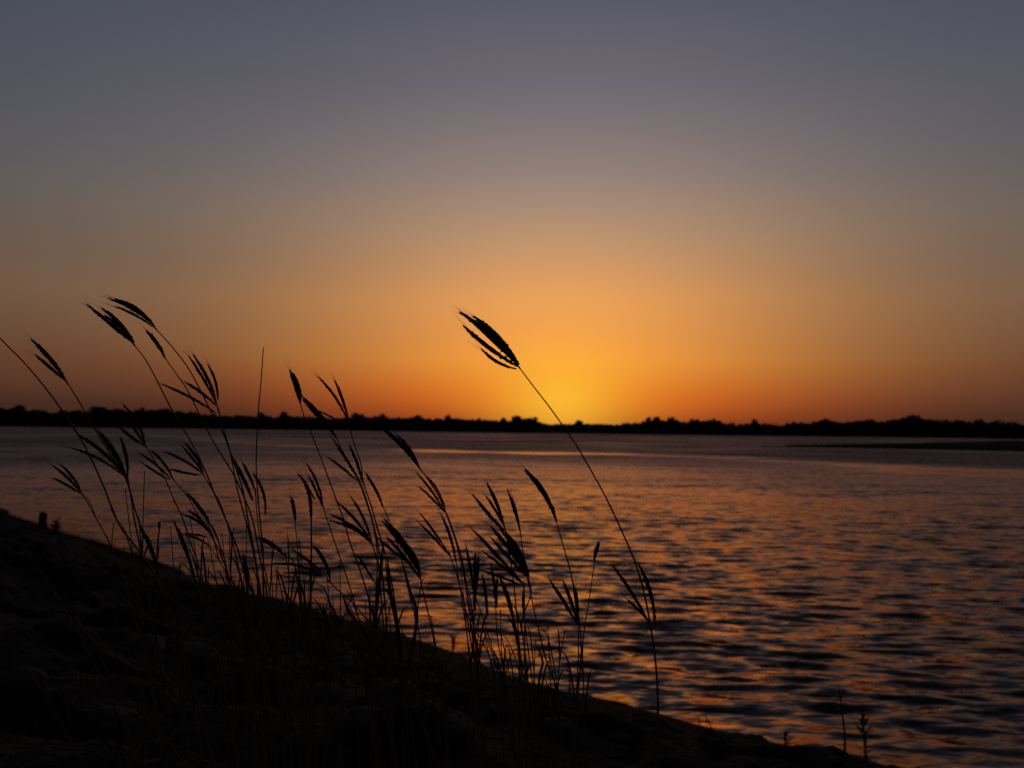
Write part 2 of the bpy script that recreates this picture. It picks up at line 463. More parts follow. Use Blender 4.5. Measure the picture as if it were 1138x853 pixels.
for i, (a, h_, w_, lb) in enumerate(FAR_TREES): far_tree(a, h_, w_, lb, 300 + i)

# ------------------------------------------------------------------ low spit in the lake, right
sx = np.linspace(40, 190, 260); sv = np.linspace(-1, 1, 15)
SX, SV = np.meshgrid(sx, sv, indexing='ij')
wid = 11.0 * np.clip((SX - 41) / 40, 0, 1) ** 0.8 * (1 + 0.25 * L1(SX, SX * 0, 0.08))
cy = 158 - 0.12 * (SX - 45) + 1.2 * L2(SX, SX * 0, 0.06)
SY = cy + SV * wid
SZ = -0.15 + (1 - SV ** 2) * (0.3 + 1.35 * np.clip((SX - 44) / 34, 0, 1)) + 0.06 * L3(SX, SY, 0.8)
nu, nd = SX.shape
idx = np.arange(nu * nd).reshape(nu, nd)
quads = np.stack([idx[:-1, :-1], idx[1:, :-1], idx[1:, 1:], idx[:-1, 1:]], -1).reshape(-1, 4)
tag(mesh_obj('sandbar_ground', np.stack([SX, SY, SZ], -1), quads, M_SOIL), 'low dark sandbar in the lake before the far wood', 'ground', kind='structure')
rv, rf = [], []
rr_ = np.random.default_rng(31)
for i in range(5200):
    x = 44 + 140 * rr_.random(); w = 6.5 * min(1, (x - 41) / 40) ** 0.8
    y = 158 - 0.12 * (x - 45) + rr_.uniform(-1, 1) * w * 0.8
    h = rr_.uniform(0.3, 0.75) * min(1, (x - 40) / 30); dx = rr_.uniform(-0.15, 0.1); s = rr_.uniform(0.04, 0.12)
    a = rr_.uniform(0, math.pi); cx, sy_ = math.cos(a) * s, math.sin(a) * s
    k = len(rv)
    rv += [(x - cx, y - sy_, 0.0), (x + cx, y + sy_, 0.0), (x + dx, y, 0.35 + h + 0.4 * min(1, max(0, (x - 44) / 40)))]
    rf.append((k, k + 1, k + 2))
tag(mesh_obj('sandbar_reeds', rv, rf, M_TURF, smooth=False), 'short reeds covering the low sandbar', 'reeds', kind='stuff')

# ------------------------------------------------------------------ short grass on the bank
gr = np.random.default_rng(17)
gv, gf = [], []
def blade(x, y, z, h, w, lean, az):
    cx, cy_ = math.cos(az) * w, math.sin(az) * w
    k = len(gv)
    lx, ly = lean
    gv.extend([(x - cx, y - cy_, z - 0.01), (x + cx, y + cy_, z - 0.01),
               (x + lx * 0.35 + cx * 0.7, y + ly * 0.35 + cy_ * 0.7, z + h * 0.6), (x + lx * 0.35 - cx * 0.7, y + ly * 0.35 - cy_ * 0.7, z + h * 0.6),
               (x + lx, y + ly, z + h)])
    gf.extend([(k, k + 1, k + 2, k + 3), (k + 3, k + 2, k + 4)])
NT = 2200
uu = gr.uniform(-26, 6, NT); dd = np.where(gr.random(NT) < 0.5, gr.uniform(0.5, 1.6, NT), gr.uniform(0.8, 6.5, NT))
tx = foot[0] + TX * uu - NX * dd; ty = foot[1] + TY * uu - NY * dd
for x, y in zip(tx, ty):
    if L4(x, y, 0.5) < -0.25 or math.hypot(x, y) < 0.9 or y < 0.5: continue
    if TX * x + TY * y > -8.5 and bank_d(x, y) < 1.6: continue
    hh = gr.uniform(0.04, 0.15)
    for q in range(gr.integers(4, 12)):
        bx, by = x + gr.normal(0, 0.05), y + gr.normal(0, 0.05)
        h = hh * gr.uniform(0.5, 1.3)
        blade(bx, by, float(ground_z(bx, by)), h, gr.uniform(0.0015, 0.004), (gr.normal(-0.03, 0.05) , gr.normal(0, 0.05)), gr.uniform(0, 3.1))
tag(mesh_obj('bank_grass', gv, gf, M_TURF, smooth=False), 'short dark grass growing in tufts over the bank', 'grass', kind='stuff')

# ------------------------------------------------------------------ tall flowering grass
def catmull(pts, per=8):
    pts = [Vector(p) for p in pts]
    if len(pts) < 3:
        return [pts[0].lerp(pts[-1], i / per) for i in range(per + 1)]
    e = [pts[0] * 2 - pts[1]] + pts + [pts[-1] * 2 - pts[-2]]
    out = []
    for i in range(1, len(e) - 2):
        a, b_, c, d = e[i - 1:i + 3]
        for j in range(per):
            t = j / per
            out.append(0.5 * ((2 * b_) + (c - a) * t + (2 * a - 5 * b_ + 4 * c - d) * t * t + (3 * b_ - a - 3 * c + d) * t ** 3))
    out.append(pts[-1])
    return out

def tube(pts, radii, sides=6):
    v, f = [], []
    s = None
    for i, p in enumerate(pts):
        ax = (pts[min(i + 1, len(pts) - 1)] - pts[max(i - 1, 0)]).normalized()
        if s is None: s = ax.orthogonal().normalized()
        s = (s - ax * s.dot(ax)).normalized()
        q = ax.cross(s)
        for k in range(sides):
            a = k / sides * 2 * math.pi
            v.append(p + (s * math.cos(a) + q * math.sin(a)) * radii[i])
    for i in range(len(pts) - 1):
        for k in range(sides):
            j = (k + 1) % sides
            f.append((i * sides + k, i * sides + j, (i + 1) * sides + j, (i + 1) * sides + k))
    f.append(tuple(range(sides))[::-1])
    f.append(tuple((len(pts) - 1) * sides + k for k in range(sides)))
    return v, f

gl = random.Random(4)
def raceme_mesh(pts, width):
    """a spike of overlapping husks with fine awns along the line pts (foot to tip); width is its thickness in metres"""
    m_ = len(pts) - 1
    v, f = tube(pts, [width * (0.16 + 0.24 * min(1, 2.2 * i / m_)) * min(1, 0.35 + (m_ - i) / m_ * 2.5) * gl.uniform(0.92, 1.08) for i in range(m_ + 1)], 6)
    seg = [(pts[i + 1] - pts[i]).length for i in range(len(pts) - 1)]
    L = sum(seg)
    n_ = max(8, int(L / 0.0022))
    cum = [0]
    for s in seg: cum.append(cum[-1] + s)
    for k in range(n_):
        t = (k + gl.random() * 0.7) / n_
        q = t * L
        i = 0
        while i < len(seg) - 1 and cum[i + 1] < q: i += 1
        ax = (pts[i + 1] - pts[i]).normalized()
        p = pts[i].lerp(pts[i + 1], (q - cum[i]) / max(seg[i], 1e-9))
        o = ax.orthogonal().normalized()
        o = Matrix.Rotation(gl.random() * 2 * math.pi, 3, ax) @ o
        env = min(1.0, 0.45 + t * 3.0, 0.35 + (1 - t) * 2.6)
        ln_ = gl.uniform(0.004, 0.0065)
        d = (ax + o * gl.uniform(0.1, 0.32)).normalized()
        b0 = p + o * width * 0.2 * env
        mid = b0 + d * ln_ * 0.45 + o * width * 0.12 * env
        tip = b0 + d * ln_
        s1 = d.cross(o).normalized(); s2 = s1.cross(d)
        rad = width * 0.16 * env
        c = len(v)
        v += [b0, mid + s1 * rad, mid + s2 * rad * 0.7, mid - s1 * rad, mid - s2 * rad * 0.7, tip]
        for a_, b_ in ((1, 2), (2, 3), (3, 4), (4, 1)):
            f.append((c, c + b_, c + a_)); f.append((c + 5, c + a_, c + b_))
        if gl.random() < (0.9 if t > 0.85 else 0.7):                     # awn
            al = gl.uniform(0.006, 0.014) * (2.0 if t > 0.85 else 1)
            e = tip + (d * 1.0 + ax * 0.5 + o * gl.uniform(-0.1, 0.25)).normalized() * al
            wv = s1 * 0.00024
            c = len(v)
            v += [tip - wv - d * 0.001, tip + wv - d * 0.001, e]
            f.append((c, c + 1, c + 2))
    return v, f

def strip(pts, widths, side):
    """a folded leaf blade along pts"""
    v, f = [], []
    for p, w in zip(pts, widths):
        v += [p - side * w, p + Vector((0, w * 0.5, 0)), p + side * w]
    for i in range(len(pts) - 1):
        a = i * 3
        f += [(a, a + 1, a + 4, a + 3), (a + 1, a + 2, a + 5, a + 4)]
    return v, f

GROUP = 'flowering grass stalks on the bank'
def grass(label, D, stem, racemes=(), leaves=(), w=1.0, cat='grass', group=GROUP, awnless=False):
    """stem: photograph pixels from the top down; racemes: (tip, foot, thickness px, bow px); leaves: (points from foot to tip, width px)"""
    sway = gl.uniform(-0.05, 0.05)
    nS = len(stem)
    pts = [at(x, y, D + sway * (1 - i / nS)) for i, (x, y) in enumerate(stem)]
    # carry the stalk on down to the soil, straightening as it goes
    v = (pts[-1] - pts[-2]).normalized()
    p = pts[-1].copy(); st = 0.06
    for k in range(60):
        v = (v + Vector((0, 0, -0.09)) + Vector((0, gl.uniform(-0.01, 0.01), 0))).normalized()
        p = p + v * st
        g = float(ground_z(p.x, p.y))
        if p.z < g - 0.015:
            break
        if k % 2 == 0: pts.append(p.copy())
    pts.append(p.copy())
    base = Vector((p.x, p.y, float(ground_z(p.x, p.y))))
    t = empty('grass_stalk', base)
    tag(t, label, cat, group)
    line = catmull(pts, 6)
    mpp = D / FPX
    N = len(line)
    r0, r1 = 0.62 * mpp * w, 1.25 * mpp * w
    rad = [r0 + (r1 - r0) * min(1, i / N * 1.3) for i in range(N)]
    for k in gl.sample(range(N // 3, N - 2), 2):     # nodes
        rad[k] *= 1.35
    sv_, sf = tube(line, rad, 6)
    mesh_obj('stem', sv_, sf, M_STEM, t, origin=base)
    if racemes:
        ft = pts[0]
        dirn = (pts[0] - pts[1]).normalized()
        hv, hf = tube([ft - dirn * 0.004, ft, ft + dirn * 0.004, ft + dirn * 0.009], [r0, r0 * 1.7, r0 * 1.5, r0 * 0.6], 6)
        head = mesh_obj('seed_head', hv, hf, M_STEM, t, origin=base)
        for tip, fo, thick, bow in racemes:
            (x1, y1), (x0, y0) = tip, fo
            dx, dy = x1 - x0, y1 - y0
            ll = math.hypot(dx, dy) or 1
            nx_, ny_ = -dy / ll, dx / ll
            dz = gl.uniform(-0.25, 0.25) * ll * mpp
            rp = []
            for i in range(5):
                q = i / 4
                b_ = -0.75 * bow * 4 * q * (1 - q)
                rp.append(at(x0 + dx * q + nx_ * b_, y0 + dy * q + ny_ * b_, D + sway + dz * q))
            rl = catmull(rp, 5)
            rv_, rf_ = raceme_mesh(rl, thick * mpp * (0.92 if D == 1.45 else 0.88))
            mesh_obj('raceme', rv_, rf_, M_SPIKE, head, smooth=False, origin=base)
    if len(stem) > 3 and w != 0.851:
        leaves = list(leaves)
        for q in range(gl.choice((1, 2, 2))):
            k = gl.randint(max(1, int(nS * 0.45)), nS - 1)
            x0, y0 = stem[k]
            dx = gl.uniform(-30, 10); ln_ = gl.uniform(35, 110)
            top_ = 570 + 0.29 * x0 - gl.uniform(5, 75)
            ln_ = min(ln_, y0 - top_)
            if x0 > 655 or ln_ < 25: ln_ = 0
            if ln_ > 0:
                leaves.append(([(x0, y0), (x0 + dx * 0.25, y0 - ln_ * 0.45), (x0 + dx * 0.65, y0 - ln_ * 0.85), (x0 + dx * 1.2, y0 - ln_)], gl.uniform(1.4, 2.4)))
    for lp, wpx in leaves:
        dz = gl.uniform(-0.06, 0.06)
        m = len(lp)
        ll = catmull([at(x, y, D + dz * i / m) for i, (x, y) in enumerate(lp)], 6)
        ws = [wpx * mpp * 0.5 * max(0.04, math.sin(math.pi * (0.12 + 0.88 * i / (len(ll) - 1))) ** 0.6) for i in range(len(ll))]
        a = gl.uniform(-0.5, 0.5)
        lv, lf = strip(ll, ws, Vector((math.cos(a), math.sin(a), 0)))
        mesh_obj('leaf', lv, lf, M_LEAF, t, origin=base)
    return t

# --- the lone stalk against the glow
grass('tallest lone grass stalk arching left across the sunset glow with a thick head', 1.45,
      [(577, 408), (592, 428), (606, 446), (620.7, 466), (640, 494), (657, 523), (674, 554), (692, 592), (707, 628), (717, 664), (723, 697), (728, 730), (731, 776), (729, 815), (723, 853)],
      [((511, 346.5), (576, 406), 8, -5), ((517, 349), (575, 405), 7, -1), ((526, 351), (576, 404), 8, -5), ((532, 358), (577, 405), 7, -4), ((514.5, 361.5), (575, 407), 7, 3), ((534.5, 387), (574, 410), 5, 5)], w=1.05)
grass('short grass stalk with three wide spikes beside the foot of the lone arching stalk', 1.50,
      [(722, 691), (726, 715), (729, 740), (731, 778), (731, 820), (728, 853)],
      [((680, 627), (721, 691), 5.5, -2), ((697, 666), (721, 690), 5.5, -1), ((709, 625), (728, 695), 6, -6)], w=1.4)
# --- group under the glow
grass('grass stalk with one thick curved brush-like head over the water under the glow', 1.55,
      [(618, 578), (624.7, 602), (634, 635), (640, 664), (644, 694), (646, 725), (643, 760)],
      [((583.5, 521.5), (618, 578), 8, -6), ((586, 525), (618, 577), 8, -5), ((590, 531), (618, 576), 7, -4)])
grass('grass stalk with three stiff spread spikes low in front of the brush-like head', 1.60,
      [(642, 694), (643, 717), (642, 745), (640, 790)],
      [((611, 644.5), (641, 693), 6, -1), ((626, 645.5), (641, 690), 6, -1), ((637, 649), (642, 690), 7, -2)])
grass('thin straight stalk with one tiny bud-like head, right of the three stiff spread spikes', 1.65,
      [(661, 621), (656, 658), (650, 695), (647.5, 720), (648.5, 763), (650, 800)],
      [((665.5, 602), (660.5, 622), 6, 0), ((663, 606), (660, 622), 5, 0)], w=0.85)
grass('grass stalk with two narrow erect spikes, just left of the brush-like head', 1.70,
      [(578, 590), (580, 605), (586, 640), (592, 671), (600, 705), (606, 730), (616, 757)],
      [((564, 543.5), (577, 588), 4, -1), ((569, 553), (578, 590), 4, -1)], w=0.9)
grass('grass stalk with the fullest fan of long slanting spikes, dark against the brightest water', 1.52,
      [(587, 641), (590, 660), (580, 690), (583, 720), (586, 750)],
      [((525.6, 549.5), (561, 590), 5, 1), ((546, 585), (586, 640), 7, -2), ((550, 592), (587, 640), 7, -3), ((556, 588), (587, 641), 7, -4), ((546, 598), (584, 640), 6, 0), ((561, 590), (588, 640), 6, -5)])
grass('grass stalk with three pale-tipped spikes rising above the fullest fan of spikes', 1.66,
      [(560.5, 585), (566, 612), (571, 650), (575, 690), (579, 740)],
      [((541, 536.5), (560, 583), 6, -2), ((540, 551), (560, 584), 4.5, -1), ((530, 556), (560, 590), 5, 1)])
grass('grass stalk with long low spikes pointing left beneath the fullest fan', 1.58,
      [(582, 651), (583, 690), (583, 743), (584, 775)],
      [((523.5, 586.5), (578, 645), 5, -1), ((536, 612), (580, 648), 5, -1), ((533, 633), (581, 651), 4.5, -1), ((540, 606), (583, 650), 5, -1)])
grass('grass stalk carrying one stiff vertical dark spike left of the fullest fan', 1.62,
      [(528, 677), (526, 705), (524.5, 730), (523, 765)],
      [((528, 615), (527, 677), 7, -1), ((518, 608), (526, 655), 5, -1), ((532, 618), (529, 660), 5, 0)])
grass('slender grass stalk with two short downward-tapering spikes below the long low spikes', 1.68,
      [(551, 674), (552, 700), (555, 722), (561, 745), (565, 775)],
      [((546, 628), (551, 672), 5, -1), ((536, 638), (541, 687), 5, -2), ((553, 640), (552, 675), 4, 1)])
grass('grass stalk with two close dark spikes directly under the fullest fan', 1.72,
      [(571, 684), (575, 705), (577, 725), (577, 755)],
      [((559, 648), (570, 683), 6, -1), ((555, 640), (570, 684), 6, -1)])
grass('thin stalk with a single short hanging-looking spike right under the fullest fan', 1.78,
      [(583, 689), (586, 715), (590, 745), (596, 790)],
      [((582, 654), (583, 689), 5, 1)], [([(596, 790), (600, 750), (603, 735), (595, 713)], 3)])
# --- the group with the thick drooping head
grass('grass stalk with one thick two-lobed drooping head, over open water left of the glow', 1.60,
      [(467, 521), (476, 533), (487, 551), (497, 572), (505, 594), (513, 620), (519, 650), (525, 680), (529, 720)],
      [((423, 474), (466, 519), 6.5, -3), ((427, 477), (466, 520), 6, -4), ((441, 483), (466, 519), 6, -3)])
grass('grass stalk with three thin curving spikes hanging just below the two-lobed drooping head', 1.66,
      [(495, 568), (499, 580), (506, 600), (513.5, 630), (519, 660), (527, 700)],
      [((463, 525), (494, 568), 4, -2), ((474, 529), (495, 567), 4, -4), ((466, 540.5), (494, 569), 4, -1)], w=0.9)
grass('grass stalk with two straight spikes left of the three thin curving ones', 1.72,
      [(500, 617), (508, 640), (516, 670), (522, 705)],
      [((467, 570), (499, 616), 4.5, -1), ((466, 581), (499, 617), 4.5, -1)])
grass('grass stalk with one narrow long spike touching the two straight spikes', 1.63,
      [(506.5, 622), (510, 645), (517, 690), (521, 720)],
      [((490, 571), (506, 622), 5, -3)])
grass('grass stalk with a heavy bundle of long spikes, below the two-lobed drooping head', 1.42,
      [(467, 642), (470, 657), (474, 673), (479, 695), (483, 715), (488, 745), (492, 790)],
      [((425, 579), (463, 632), 7, -3), ((427, 577), (466, 634), 7, -5), ((436, 590), (467, 640), 7, -5), ((419, 597), (458, 628), 5, 1), ((430, 597), (466, 642), 6, -2), ((452, 605), (467, 640), 6, -4)], w=1.2)
# --- the group with the paired thin spikes
grass('grass stalk topped by one short upright plume left of the thin paired spikes', 1.62,
      [(333.5, 447), (337.5, 461), (346, 481), (359, 515), (374, 556), (383, 580), (388, 600), (401, 636), (412, 673), (416.5, 695)],
      [((322, 411), (333, 446), 6.5, -1), ((325, 414), (334, 446), 6, -3), ((330, 428), (334, 447), 5, -1)])
grass('grass stalk with two thin paired spikes against the sky above the far wood', 1.70,
      [(388, 471), (392.5, 490), (401, 515), (404, 537), (412, 560), (418, 582), (426, 608), (434, 640), (442, 690)],
      [((353, 418), (386, 466), 4.5, -4), ((371.5, 422), (388, 470), 5, -2)])
grass('grass stalk with a bundle of spikes crossing the far wood beside the upright plume', 1.55,
      [(373, 485), (381, 502), (392, 520), (402, 540), (413, 575), (421, 610), (426, 650), (430, 700)],
      [((335, 440), (372, 483), 6, -3), ((336, 444), (371, 483), 5, -1), ((343, 452), (373, 485), 5, -1), ((352, 456), (386, 477), 3, -3)])
grass('grass stalk with long stiff spikes over the water, under the thin paired spikes', 1.74,
      [(398, 534), (405, 552), (415, 585), (420, 620), (424, 670), (428, 715)],
      [((370, 488), (398, 533), 5, -1), ((364.5, 508), (397, 534), 4.5, -1), ((388.5, 495), (402.5, 536), 5, -2)])
grass('grass stalk with a pair of nearly parallel spikes right of the long stiff ones', 1.82,
      [(425, 561), (431, 575), (437.5, 590), (446, 620), (455, 660), (463, 692)],
      [((406.5, 525), (425, 561), 4.5, -1), ((408, 530), (425, 563), 4.5, -3)], w=0.9)
grass('grass stalk with a broom of five drooping spikes beside the heavy bundle', 1.50,
      [(413.5, 604), (419, 625), (418, 660), (417, 693), (416, 720)],
      [((367, 571), (411, 598), 5, -2), ((374, 557), (413, 602), 5, -3), ((390, 552), (413, 600), 4.5, -3), ((366, 578), (412, 600), 4.5, -4), ((371, 573), (413, 604), 5, -3)])
grass('grass stalk with three spikes standing in a narrow tuft left of the drooping broom', 1.68,
      [(359.5, 564), (364.5, 580), (377, 617), (390, 656), (399.5, 693), (404, 720)],
      [((341, 515), (359, 563), 4.5, -4), ((343, 529), (358, 562), 5, -1), ((331, 526), (350, 555), 4, -1)])
grass('thick straight vertical stalk ending in a single blunt spike, beside the narrow tuft', 1.48,
      [(346, 560), (346, 585), (346, 620), (345.5, 650), (345, 685), (345, 720)],
      [((337, 532), (346, 575), 6, -4), ((342, 540), (346, 580), 5, -1)], w=1.5)
grass('thin stalk with one small oval bud head, left of the thick vertical stalk', 1.80,
      [(328, 580), (331, 613), (333.5, 640), (336, 680), (337, 710)],
      [((323.5, 552), (328, 580), 6, -1), ((326, 555), (328, 580), 5, 0)], w=0.8)
grass('grass stalk with a low hand of arched spikes at the foot of the blunt-spiked stalk', 1.46,
      [(367, 647), (375, 655), (390, 668), (405, 685), (414, 695), (428, 720)],
      [((349, 607), (367, 645), 6, -5), ((325, 611), (357, 636), 5, -2), ((304, 626), (356, 638), 4.5, -5), ((315, 637), (358, 640), 4, -3), ((352, 612), (367, 645), 5, -3)])
grass('grass stalk with one short slanting spike right of the low hand of spikes', 1.76,
      [(418, 649), (417, 680), (416, 710)],
      [((397, 616), (417, 648), 4, 0)], [([(416, 710), (420, 660), (424, 625), (426, 600)], 4)])
grass('leafy grass shoot of two broad dark blades, right of the low hand of spikes', 1.56,
      [(444, 715), (446, 740), (447, 770)], (),
      [([(447, 770), (442, 700), (434, 660), (428, 622)], 5), ([(447, 770), (463, 690), (455, 655), (449, 630)], 4), ([(447, 760), (395, 690), (386, 675), (381, 661)], 5)], cat='grass', group=GROUP)
# --- the left group
grass('bare upright stalk without a head, rising straight above the far wood on the left', 1.70,
      [(292.7, 386), (290, 425), (287, 458), (285, 500), (285, 528), (288, 568), (292, 610), (293, 664), (294, 720)], w=1.0)
grass('grass stalk with a splayed hand of five open spikes against the orange sky', 1.52,
      [(243, 456), (249, 478), (256, 503), (263, 540), (268, 560), (275, 585), (284, 625), (290, 661), (293, 700)],
      [((180, 427), (240, 459), 4.5, -3), ((205, 424), (241, 451), 5, -2), ((209.5, 395), (240, 448), 4.5, -2), ((214.5, 394), (241, 449), 5.5, -4), ((231, 404.5), (242, 445), 4.5, -4)], w=1.1)
grass('grass stalk bowing left, highest of the left heads, a narrow curved bundle', 1.60,
      [(173, 365), (191, 385), (208, 407), (222, 432), (234, 456), (248, 481), (259, 511), (270, 545), (276, 580), (285, 630), (288, 680)],
      [((120, 331), (171, 362), 5.5, -5), ((128, 332), (171, 361), 5.5, -6), ((126.5, 340), (170, 363), 4, -3), ((136, 337), (172, 363), 5, -4)])
grass('grass stalk with a swept-back brush of spikes, second highest of the left seed heads', 1.50,
      [(149, 383), (160, 397), (170, 414), (191, 455), (214, 494), (229, 525), (238, 548), (253, 582), (267, 619), (275, 655), (280, 700)],
      [((96, 338), (148, 381), 6, -1), ((103, 343), (148, 381), 5, 1), ((112.5, 342), (149, 380), 7, -4), ((116, 350), (149, 381), 6, -3)], w=1.05)
grass('grass stalk with one small single plume between the two highest left heads', 1.66,
      [(183, 397), (195, 414), (208, 433), (222, 461), (239, 494), (253, 516), (264, 536), (280, 575), (288, 615), (297, 660)],
      [((162.5, 367), (183, 396), 6.5, -2), ((166, 371), (183, 396), 6, -1)], w=0.95)
grass('grass stalk with a narrow forked head, leftmost seed head above the far wood', 1.56,
      [(74.5, 425), (83, 438), (93, 455), (107, 479), (124, 507), (140, 532), (150, 566), (162, 600), (174, 630), (186, 670)],
      [((34.5, 377), (74, 424), 6, -4), ((39.5, 394), (73, 423), 5.5, 0), ((40, 384), (74, 424), 4, -2)])
grass('long leaning stalk cut by the left side, its head out of view', 1.42,
      [(-30, 340), (0, 375.5), (28, 404), (56, 438), (82, 475), (98.5, 504), (115, 540), (132, 582), (155, 613), (175, 645), (191, 686), (205, 730)], w=1.15)
grass('grass stalk with a broad hand of spikes below the forked head, over the water', 1.46,
      [(142, 532), (145, 548), (149, 575), (155, 605), (160, 640), (170, 690)],
      [((87, 483), (140, 530), 6, -5), ((109, 479), (141, 531), 5.5, -2), ((134, 486), (142, 530), 5.5, -3), ((78, 497), (138, 529), 4.5, -5), ((114, 482), (141, 530), 5, -3)], w=1.2)
grass('grass stalk with a blurred dark brush of spikes in front of the left wood', 1.34,
      [(162, 496), (169, 507), (183, 531), (194, 557), (203, 576), (213, 606), (224, 640), (235, 690)],
      [((137, 450), (161, 494), 6, -6), ((130, 454), (161, 495), 6, -3), ((131, 473), (160, 495), 5, 1)])
grass('grass stalk with three short open spikes below the blurred dark brush', 1.74,
      [(193, 533), (208, 551), (220, 572), (233, 592), (247, 620), (256, 650), (264, 690)],
      [((167.5, 500), (192, 531), 4.5, -3), ((155, 503), (190, 532), 4, -2), ((157.5, 514), (189, 533), 4, 1)], w=0.85)
grass('grass stalk with a fan of four spikes over water, beside the three short open spikes', 1.58,
      [(226, 527), (234, 541), (245, 560), (255, 590), (265, 630), (272, 670)],
      [((183.5, 502), (225, 526), 4.5, -3), ((205.5, 492), (226, 525), 5, -3), ((203, 496), (225, 525), 4, -1), ((188.5, 521), (224, 528), 4, 1)])
grass('grass stalk with three low spikes, leftmost head over the water above the stump', 1.68,
      [(90.5, 548), (98.5, 561), (107, 576), (124, 608), (136, 640), (150, 690)],
      [((58.5, 517), (90, 547), 4.5, -2), ((67, 516), (90, 546), 4.5, -3), ((59, 531), (89, 548), 4.5, -1)], w=0.9)
grass('grass stalk with two dark curled spikes close left of the bare upright stalk', 1.62,
      [(284, 548), (286, 575), (292, 620), (300, 660), (304, 700)],
      [((269, 513), (284, 546), 5, -1), ((281.5, 526), (295, 572), 5, -6), ((260, 511), (281, 556), 7, -1)])
grass('grass stalk with one thick slanting spike in the middle of the left clump', 1.54,
      [(234, 583), (246, 610), (254, 640), (262, 680)],
      [((208, 548), (234, 583), 6.5, -2), ((202.5, 571), (233, 592), 4.5, -4), ((209.5, 567), (234, 592), 4.5, -3)])
grass('grass stalk with two drooping crossed spikes low in the left clump', 1.70,
      [(233, 608), (243, 622), (252, 640), (258, 670)],
      [((207, 595), (233, 607), 4, -3), ((203, 594), (231, 597), 3.5, -2)], w=0.8)
grass('grass stalk with one long thick vertical spike low over the shore edge', 1.44,
      [(215, 636), (222, 660), (228, 690), (232, 730)],
      [((194, 581), (214.5, 636), 7, -2)], w=1.2)
grass('tiny bud-headed thin stalk standing by the shore edge on the left', 1.90,
      [(177, 588), (175, 610), (173.5, 640), (173, 670)],
      [((177, 580), (177, 589), 5, 0)], w=0.8)
grass('grass stalk with one dark pointed blade-like spike, left of the tiny bud head', 1.40,
      [(175, 632), (182, 655), (190, 690), (196, 730)],
      [((156, 586), (174.5, 631), 7, -3)], w=1.2)
grass('grass stalk with one short dark spike under the bare upright stalk', 1.50,
      [(277, 653), (279, 675), (280, 710)],
      [((270, 616), (277, 653), 7, -1)])
grass('grass stalk with two overlapping slanting spikes right under the bare stalk', 1.72,
      [(317, 617), (321, 640), (320, 670), (319, 700)],
      [((283.5, 596), (316, 617), 4.5, -2), ((290, 597), (317, 618), 4.5, -3)], w=0.9)
# --- dim stalks in front of the dark bank
for pts, D, lb in [
    ([(20, 600), (55, 650), (85, 700), (108, 745), (135, 800), (160, 850)], 1.3, 'long bare stalk leaning left in front of the dark bank, lower left'),
    ([(-5, 700), (25, 735), (60, 790), (80, 825)], 1.25, 'short bare stalk slanting in the lowest left of the dark bank'),
    ([(105, 720), (130, 760), (160, 795), (182, 820)], 1.35, 'bare stalk slanting across the dark bank under the lowest left head'),
    ([(196, 655), (205, 720), (215, 780), (225, 850)], 1.28, 'bare stalk standing nearly upright in front of the dark bank below the left clump'),
    ([(303, 600), (302, 640), (306, 700), (312, 760), (318, 850)], 1.36, 'bare upright stalk at the waterline below the overlapping slanting spikes'),
    ([(520, 640), (538, 690), (552, 740), (565, 800), (572, 850)], 1.42, 'bare stalk leaning through the lower middle clump under the vertical dark spike'),
    ([(628, 700), (622, 735), (620, 770), (618, 850)], 1.48, 'bare thin stalk beside the three stiff spread spikes'),
]:
    grass(lb, D, pts, w=0.9)

# --- headless shoots low in the clump
gs = random.Random(77)
for k in range(64):
    x = gs.uniform(150, 640) if k % 3 else gs.uniform(250, 480)
    yb = 655 + (x - 280) * 0.30 + gs.uniform(20, 90)
    h_ = gs.uniform(50, 125)
    dx = gs.uniform(-30, 6)
    pts = [(x + dx, yb - h_), (x + dx * 0.5, yb - h_ * 0.55), (x + dx * 0.15, yb - h_ * 0.2), (x, yb)]
    lv = []
    for q in range(gs.choice((1, 2, 3))):
        t_ = gs.uniform(0.0, 0.3); ln_ = gs.uniform(30, 75); ddx = gs.uniform(-35, 22)
        lv.append(([(x, yb - h_ * t_), (x + ddx * 0.3, yb - h_ * t_ - ln_ * 0.5), (x + ddx * 0.7, yb - h_ * t_ - ln_ * 0.85), (x + ddx * 1.2, yb - h_ * t_ - ln_ * gs.uniform(0.85, 1.0))], gs.uniform(1.4, 2.6)))
    grass('short headless grass shoot low in the clump at the shore edge', gs.uniform(1.4, 2.1), pts, (), lv, w=0.851, group='headless shoots low in the grass clump')

# ------------------------------------------------------------------ stump and weeds at the water's edge
def on_ground(px, py):
    """where the line of sight through a pixel of the photograph meets the bank"""
    o = Vector((0, 0, CAM_Z)); d = (at(px, py, 1) - o)
    t = 1.0
    while t < 80:
        p = o + d * t
        if p.z < float(ground_z(p.x, p.y)): return p
        t += 0.03
    return o + d * 30

